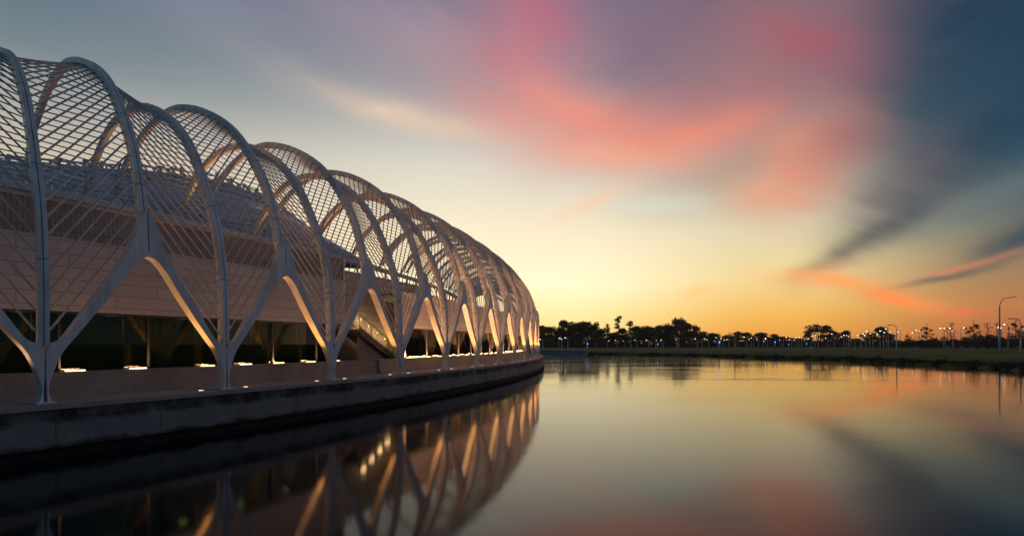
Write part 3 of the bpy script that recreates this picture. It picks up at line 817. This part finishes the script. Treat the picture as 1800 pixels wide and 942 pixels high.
lit = [(z7(a), z7y(b), c) for a, b, c in [(212, 300, 190), (322, 298, 190), (343, 292, 195), (385, 289, 190), (655, 310, 260), (724, 308, 230), (775, 312, 280), (858, 306, 225), (940, 305, 220), (1040, 303, 215), (1148, 300, 210), (1210, 318, 270), (1275, 297, 200), (1308, 297, 240), (1353, 303, 250),
       (1405, 318, 280), (1420, 288, 235), (1452, 292, 260), (1470, 305, 300), (1492, 302, 230), (1548, 318, 300), (1615, 284, 200), (1645, 300, 230), (1662, 290, 250), (1698, 303, 280), (1728, 295, 235), (1742, 315, 300), (1758, 300, 250)]]
lit += [(z8(a), z8y(b), c) for a, b, c in [(18, 392, 300), (36, 370, 250), (132, 384, 250), (147, 364, 230), (202, 380, 250), (232, 382, 260), (250, 365, 230), (270, 365, 250), (285, 370, 300), (339, 374, from_base(z8(339), z8y(465))), (362, 355, 240), (383, 350, 260), (418, 368, 300), (450, 370, 270), (495, 340, 250), (560, 361, 260), (580, 350, 230), (595, 350, 250),
        (608, 360, 280), (637, 350, 240), (677, 351, 160), (712, 339, 210), (737, 318, 210), (760, 338, 260), (810, 344, 220), (833, 318, 200), (856, 330, 260), (868, 304, 240), (894, 328, 260), (950, 326, 260), (1050, 331, 250), (1078, 312, 240), (1096, 317, 260), (1250, 299, 190), (1272, 299, 230), (1312, 299, 210), (1322, 318, 250), (1366, 296, 240), (1620, 298, 230), (1644, 294, 240), (1692, 271, 180)]]
lit.sort(key=lambda t: t[0])
rr = random.Random(4)
HOW = ['small', 'slender', 'little', 'slim', 'narrow']
for n_, (u, v, D) in enumerate(lit):
    o = put(P_lit, u, D, 4.6, v-1, flip=rr.random() < .12)
    tag(o, f'small lit street lamp on the far bank, {ordinal(n_+1)} lit one from left', 'street lamp', 'lit street lamps on the far bank')
un = [(z7(818), z7y(278), from_base(z7(818), z7y(378))), (z7(989), z7y(283), from_base(z7(989), z7y(366))), (z7(1135), z7y(266), from_base(z7(1135), z7y(380))), (z7(1533), z7y(250), from_base(z7(1533), z7y(385))), (z8(925), z8y(274), from_base(z8(925), z8y(467)))]
UNL = ['leftmost', 'second from left', 'third from left', 'fourth from left', 'rightmost']
for (u, v, D), nm in zip(un, UNL):
    tag(put(P_un, u, D, 4.9, v), f'taller unlit white street lamp with bent arm on near grass, {nm} of five', 'street lamp', 'unlit street lamps on the grass')
tag(put(P_dbl, z7(515), from_base(z7(515), z7y(375)), 4.9, z7y(284)), 'white street lamp with two arms standing on grass before the left woods', 'street lamp')
tag(put(P_high, z8(1632), 130, 14.0, z8y(84), flip=True), 'tall dark lamp mast with one long arm rising above the right hedge', 'street lamp')
tag(put(P_un, z8(1778), from_base(z8(1778), z8y(480)), 4.9, z8y(228)), 'white street lamp at the far right edge beside the young tree', 'street lamp')
# blue-light call posts
cp = empty('call_post'); b = MB(); b.tube([(0, 0, -.2), (0, 0, 2.5)], .16, 10); b.build('post', M['lamp_post'], cp, True)
b = MB(); b.tube([(0, 0, 2.52), (0, 0, 2.92)], .17, 10); b.build('blue_lamp', M['blue_light'], cp)
b = MB(); b.tube([(0, 0, 2.93), (0, 0, 3.0)], .2, 10); b.build('cap', M['lamp_post'], cp)
CP = [(z7(187), z7y(330), 180), (z7(515)+1.5, z7y(326), 184), (z7(1003), z7y(328), 185), (z7(1427), z7y(314), from_base(z7(1427), z7y(385))), (z8(88), z8y(392), 190), (z8(182), z8y(410), 220), (z8(304), z8y(403), 200)]
for n_, (u, v, D) in enumerate(CP):
    tag(put(cp, u, D, 2.9, v), f'white emergency post with glowing blue top on the far grass, {ordinal(n_+1)} from left', 'call post', 'blue-topped call posts')

# ------------------------------------------------------------------ thin dusk haze
hz = MB(); hz.box((20, 300, 14), (420, 0, 0), (0, 380, 0), (0, 0, 20)); hm = bpy.data.materials.new('haze'); hm.use_nodes = True
hn = hm.node_tree; hn.nodes.clear(); ho = hn.nodes.new('ShaderNodeOutputMaterial'); pv = hn.nodes.new('ShaderNodeVolumePrincipled')
pv.inputs['Color'].default_value = (.9, .9, .9, 1); pv.inputs['Density'].default_value = .0002; pv.inputs['Anisotropy'].default_value = .3
hn.links.new(pv.outputs[0], ho.inputs['Volume'])
tag(hz.build('haze', hm), 'thin dusk haze over the pond and far bank', 'haze', kind='stuff')

# ------------------------------------------------------------------ sky
world = bpy.data.worlds.new('World'); sc.world = world; world.use_nodes = True
nt = world.node_tree; nt.nodes.clear(); L = nt.links
out = nt.nodes.new('ShaderNodeOutputWorld'); bgn = nt.nodes.new('ShaderNodeBackground')
L.new(bgn.outputs[0], out.inputs[0])
tc = nt.nodes.new('ShaderNodeTexCoord'); sx = nt.nodes.new('ShaderNodeSeparateXYZ'); L.new(tc.outputs['Generated'], sx.inputs[0])
def mth(op, a, b=None, c=None):
    n = nt.nodes.new('ShaderNodeMath'); n.operation = op
    for k, v in enumerate((a, b, c)):
        if v is None: continue
        if isinstance(v, (int, float)): n.inputs[k].default_value = v
        else: L.new(v, n.inputs[k])
    return n.outputs[0]
DEG = 180/math.pi
az = mth('MULTIPLY', mth('ARCTAN2', sx.outputs[0], sx.outputs[1]), DEG)     # degrees right of north
el = mth('MULTIPLY', mth('ARCSINE', mth('MINIMUM', mth('MAXIMUM', sx.outputs[2], -1), 1)), DEG)
def sramp(stops):
    n = nt.nodes.new('ShaderNodeValToRGB'); e = n.color_ramp.elements
    n.color_ramp.interpolation = 'B_SPLINE' if False else 'EASE'
    n.color_ramp.interpolation = 'LINEAR'
    while len(e) < len(stops): e.new(.5)
    for k, (d, c) in enumerate(stops): e[k].position = max(0, min(1, d/90)); e[k].color = (*lin(*c), 1)
    L.new(mth('DIVIDE', el, 90), n.inputs[0]); return n.outputs[0]
S_left = sramp([(0, (225, 185, 120)), (8, (222, 200, 160)), (14, (205, 192, 172)), (19, (168, 166, 162)), (23, (122, 136, 142)), (28, (96, 116, 130)), (45, (55, 78, 98)), (90, (38, 55, 75))])
S_mid = sramp([(0, (250, 204, 110)), (2.6, (255, 231, 164)), (6.5, (254, 241, 204)), (12, (240, 228, 198)), (19, (212, 208, 196)), (26, (158, 160, 164)), (33, (118, 122, 142)), (45, (70, 84, 108)), (90, (40, 55, 75))])
S_r25 = sramp([(0, (228, 158, 76)), (2.6, (240, 186, 94)), (7, (234, 212, 156)), (12, (218, 212, 182)), (17, (176, 168, 150)), (24, (128, 124, 134)), (31, (84, 92, 114)), (45, (48, 66, 88)), (90, (38, 52, 72))])
S_r45 = sramp([(0, (172, 98, 66)), (3, (190, 130, 84)), (6, (164, 134, 100)), (10, (114, 120, 114)), (15, (66, 98, 110)), (22, (26, 78, 100)), (28, (14, 60, 84)), (45, (12, 48, 70)), (90, (30, 44, 62))])
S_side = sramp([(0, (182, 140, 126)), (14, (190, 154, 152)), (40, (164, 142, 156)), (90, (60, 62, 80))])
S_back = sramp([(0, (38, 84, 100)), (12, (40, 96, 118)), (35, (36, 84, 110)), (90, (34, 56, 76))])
def wgt(x, a, b):
    n = nt.nodes.new('ShaderNodeMapRange'); n.interpolation_type = 'SMOOTHSTEP'
    L.new(x, n.inputs[0]); n.inputs[1].default_value = a; n.inputs[2].default_value = b; return n.outputs[0]
def mx(f, a, b, typ='MIX'):
    n = nt.nodes.new('ShaderNodeMix'); n.data_type = 'RGBA'; n.blend_type = typ
    for k, v in ((0, f), (6, a), (7, b)):
        if isinstance(v, (int, float)): n.inputs[k].default_value = v
        elif isinstance(v, tuple): n.inputs[k].default_value = (*v, 1)
        else: L.new(v, n.inputs[k])
    return n.outputs[2]
sky = mx(wgt(az, -48, -4), S_left, S_mid)
sky = mx(wgt(az, 6, 27), sky, S_r25)
sky = mx(wgt(az, 27, 46), sky, S_r45)
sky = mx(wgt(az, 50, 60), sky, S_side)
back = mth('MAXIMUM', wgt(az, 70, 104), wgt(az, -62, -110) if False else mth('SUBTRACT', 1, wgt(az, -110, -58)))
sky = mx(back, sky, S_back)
# clouds: long soft wind-drawn streaks. warp coordinates by noise, then soft ellipses in azimuth and elevation
cv = nt.nodes.new('ShaderNodeCombineXYZ'); L.new(az, cv.inputs[0]); L.new(el, cv.inputs[1])
def snoise(scale, stretch, rot, detail=4, rough=.5, off=0):
    mp = nt.nodes.new('ShaderNodeMapping'); mp.inputs['Scale'].default_value = (stretch[0], stretch[1], 1); mp.inputs['Rotation'].default_value = (0, 0, R_(rot)); mp.inputs['Location'].default_value = (off, off*.7, off)
    # rotate first, then stretch along the drift
    m0 = nt.nodes.new('ShaderNodeMapping'); m0.inputs['Rotation'].default_value = (0, 0, R_(rot)); L.new(cv.outputs[0], m0.inputs[0])
    mp.inputs['Rotation'].default_value = (0, 0, 0); L.new(m0.outputs[0], mp.inputs[0])
    n = nt.nodes.new('ShaderNodeTexNoise'); n.inputs['Scale'].default_value = scale; n.inputs['Detail'].default_value = detail; n.inputs['Roughness'].default_value = rough
    L.new(mp.outputs[0], n.inputs['Vector']); return n.outputs['Fac']
w1 = mth('SUBTRACT', snoise(.07, (.6, 1.2), 20, 4, .5, 3), .5); w2 = mth('SUBTRACT', snoise(.07, (.6, 1.2), 20, 4, .5, 31), .5)
waz = mth('MULTIPLY_ADD', w1, 8, az); wel = mth('MULTIPLY_ADD', w2, 5.5, el)
streak = snoise(.16, (.35, 1.5), 24, 5, .52, 9)
fine = snoise(.55, (.22, 1.7), 26, 6, .6, 5)
streak2 = snoise(.10, (.4, 1.3), -18, 4, .5, 17)
def azel(u, v):
    x = (u-900)/F_; z = (HZ-v)/F_
    return math.degrees(math.atan(x)), math.degrees(math.atan2(z, math.hypot(1, x)))
def cloud(base, u, v, ru, rv, rot, col, op, st=streak, soft=1.0):
    a0, e0 = azel(u, v); k = DEG/F_
    ca = math.cos(math.radians(a0)); ra, re = ru*k*ca*ca, rv*k*ca
    dx = mth('SUBTRACT', waz, a0); dy = mth('SUBTRACT', wel, e0); c, s = math.cos(R_(rot)), math.sin(R_(rot))
    X = mth('DIVIDE', mth('ADD', mth('MULTIPLY', dx, c), mth('MULTIPLY', dy, s)), ra)
    Y = mth('DIVIDE', mth('SUBTRACT', mth('MULTIPLY', dy, c), mth('MULTIPLY', dx, s)), re)
    d2 = mth('ADD', mth('MULTIPLY', X, X), mth('MULTIPLY', Y, Y))
    gss = mth('EXPONENT', mth('MULTIPLY', d2, -1.0))
    tx = mth('ADD', mth('ADD', .52, mth('MULTIPLY', wgt(st, .30, .70), .56)), mth('MULTIPLY', wgt(fine, .25, .78), .16))
    f = mth('MINIMUM', mth('MULTIPLY', mth('MULTIPLY', gss, tx), op), 1)
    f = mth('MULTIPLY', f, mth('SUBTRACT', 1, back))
    return mx(f, base, lin(*col))
CL = [  # bearing, height, radii, tilt, colour, opacity
    (1330, 110, 330, 190, 0, (152, 118, 124), .85),
    (660, 20, 260, 70, -6, (158, 144, 160), .6),
    (330, 20, 300, 60, -8, (146, 146, 160), .4),
    (770, 80, 140, 60, 0, (178, 152, 156), .5),
    (730, 200, 190, 24, -7, (232, 204, 176), .75),
    (930, 55, 80, 120, -75, (178, 112, 130), .8),
    (945, 150, 110, 70, -45, (204, 134, 136), .7),
    (1030, 212, 210, 52, -10, (222, 150, 136), .95),
    (1180, 248, 175, 42, 3, (230, 144, 120), 1.0),
    (1080, 282, 150, 26, -4, (232, 174, 148), .6),
    (1130, 80, 110, 80, 20, (132, 112, 130), .7),
    (1250, 160, 120, 40, 10, (164, 122, 128), .6),
    (1440, 75, 140, 46, -18, (166, 100, 112), .7),
    (1420, 290, 110, 60, 30, (222, 148, 124), .9),
    (1340, 335, 70, 34, 14, (228, 166, 138), .7),
    (1500, 230, 80, 50, 30, (174, 122, 120), .6),
    (1760, 40, 230, 230, 0, (14, 62, 86), .75),
    (1660, 170, 130, 90, 24, (44, 80, 98), .6),
    (1730, 262, 190, 46, 22, (30, 70, 90), .85),
    (1580, 335, 120, 40, 32, (116, 100, 104), .7),
    (1500, 425, 115, 21, 31, (88, 86, 90), .8),
    (1610, 362, 120, 26, 26, (76, 86, 94), .75),
    (1790, 415, 100, 24, 22, (60, 82, 92), .9),
    (1740, 350, 130, 20, 20, (112, 124, 124), .6),
    (1430, 470, 60, 12, 12, (206, 146, 110), .7),
    (1700, 461, 80, 7, 9, (214, 136, 110), .7),
    (1660, 481, 90, 8, 12, (108, 104, 98), .7),
    (1450, 488, 90, 12, -8, (250, 162, 98), .95),
    (1570, 520, 95, 15, -20, (250, 150, 88), .95),
    (1700, 553, 36, 7, 0, (232, 124, 84), .7),
    (1050, 362, 60, 13, 26, (244, 196, 160), .55),
    (1150, 372, 80, 20, 0, (206, 210, 200), .6),
    (1225, 522, 34, 8, 10, (255, 196, 124), .6),
]
for k, (u, v, ru, rv, rot, col, op) in enumerate(CL):
    sky = cloud(sky, u, v, ru, rv, rot, col, op, streak if k % 2 else streak2)
ns = nt.nodes.new('ShaderNodeTexSky'); ns.sky_type = 'NISHITA'; ns.sun_disc = False
SUN_AZ, SUN_EL = -9.0, 1.2
ns.sun_elevation = R_(SUN_EL); ns.sun_rotation = R_(SUN_AZ)
add = mx(.004, sky, ns.outputs[0], 'ADD')
low = wgt(el, -3, 0)
sky = mx(low, lin(46, 48, 44), add)
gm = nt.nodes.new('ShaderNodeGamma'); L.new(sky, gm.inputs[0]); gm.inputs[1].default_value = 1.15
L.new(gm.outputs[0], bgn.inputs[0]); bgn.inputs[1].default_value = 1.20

sun = bpy.data.lights.new('sun', 'SUN'); sun.energy = .12; sun.angle = R_(9); sun.color = (1, .62, .34)
so = bpy.data.objects.new('sun', sun); COL.objects.link(so)
sd = Vector((math.sin(R_(SUN_AZ))*math.cos(R_(SUN_EL)), math.cos(R_(SUN_AZ))*math.cos(R_(SUN_EL)), math.sin(R_(SUN_EL))))
so.rotation_euler = (-sd).to_track_quat('-Z', 'Y').to_euler()

# ------------------------------------------------------------------ camera
cam = bpy.data.cameras.new('camera'); co = bpy.data.objects.new('camera', cam); COL.objects.link(co); sc.camera = co
co.location = (0, 0, CAMZ); co.rotation_euler = (R_(90), 0, 0)
cam.sensor_width = 36; cam.lens = 18.0; cam.shift_y = (605-471)/1800; cam.clip_start = .1; cam.clip_end = 9000
sc.view_settings.view_transform = 'Standard'; sc.view_settings.look = 'None'; sc.view_settings.gamma = 1; sc.view_settings.exposure = 0
sc.view_settings.use_curve_mapping = False
sc.cycles.use_denoising = True
sc.cycles.max_bounces = 6; sc.cycles.transparent_max_bounces = 10; sc.cycles.sample_clamp_indirect = 6; sc.cycles.caustics_reflective = False; sc.cycles.caustics_refractive = False
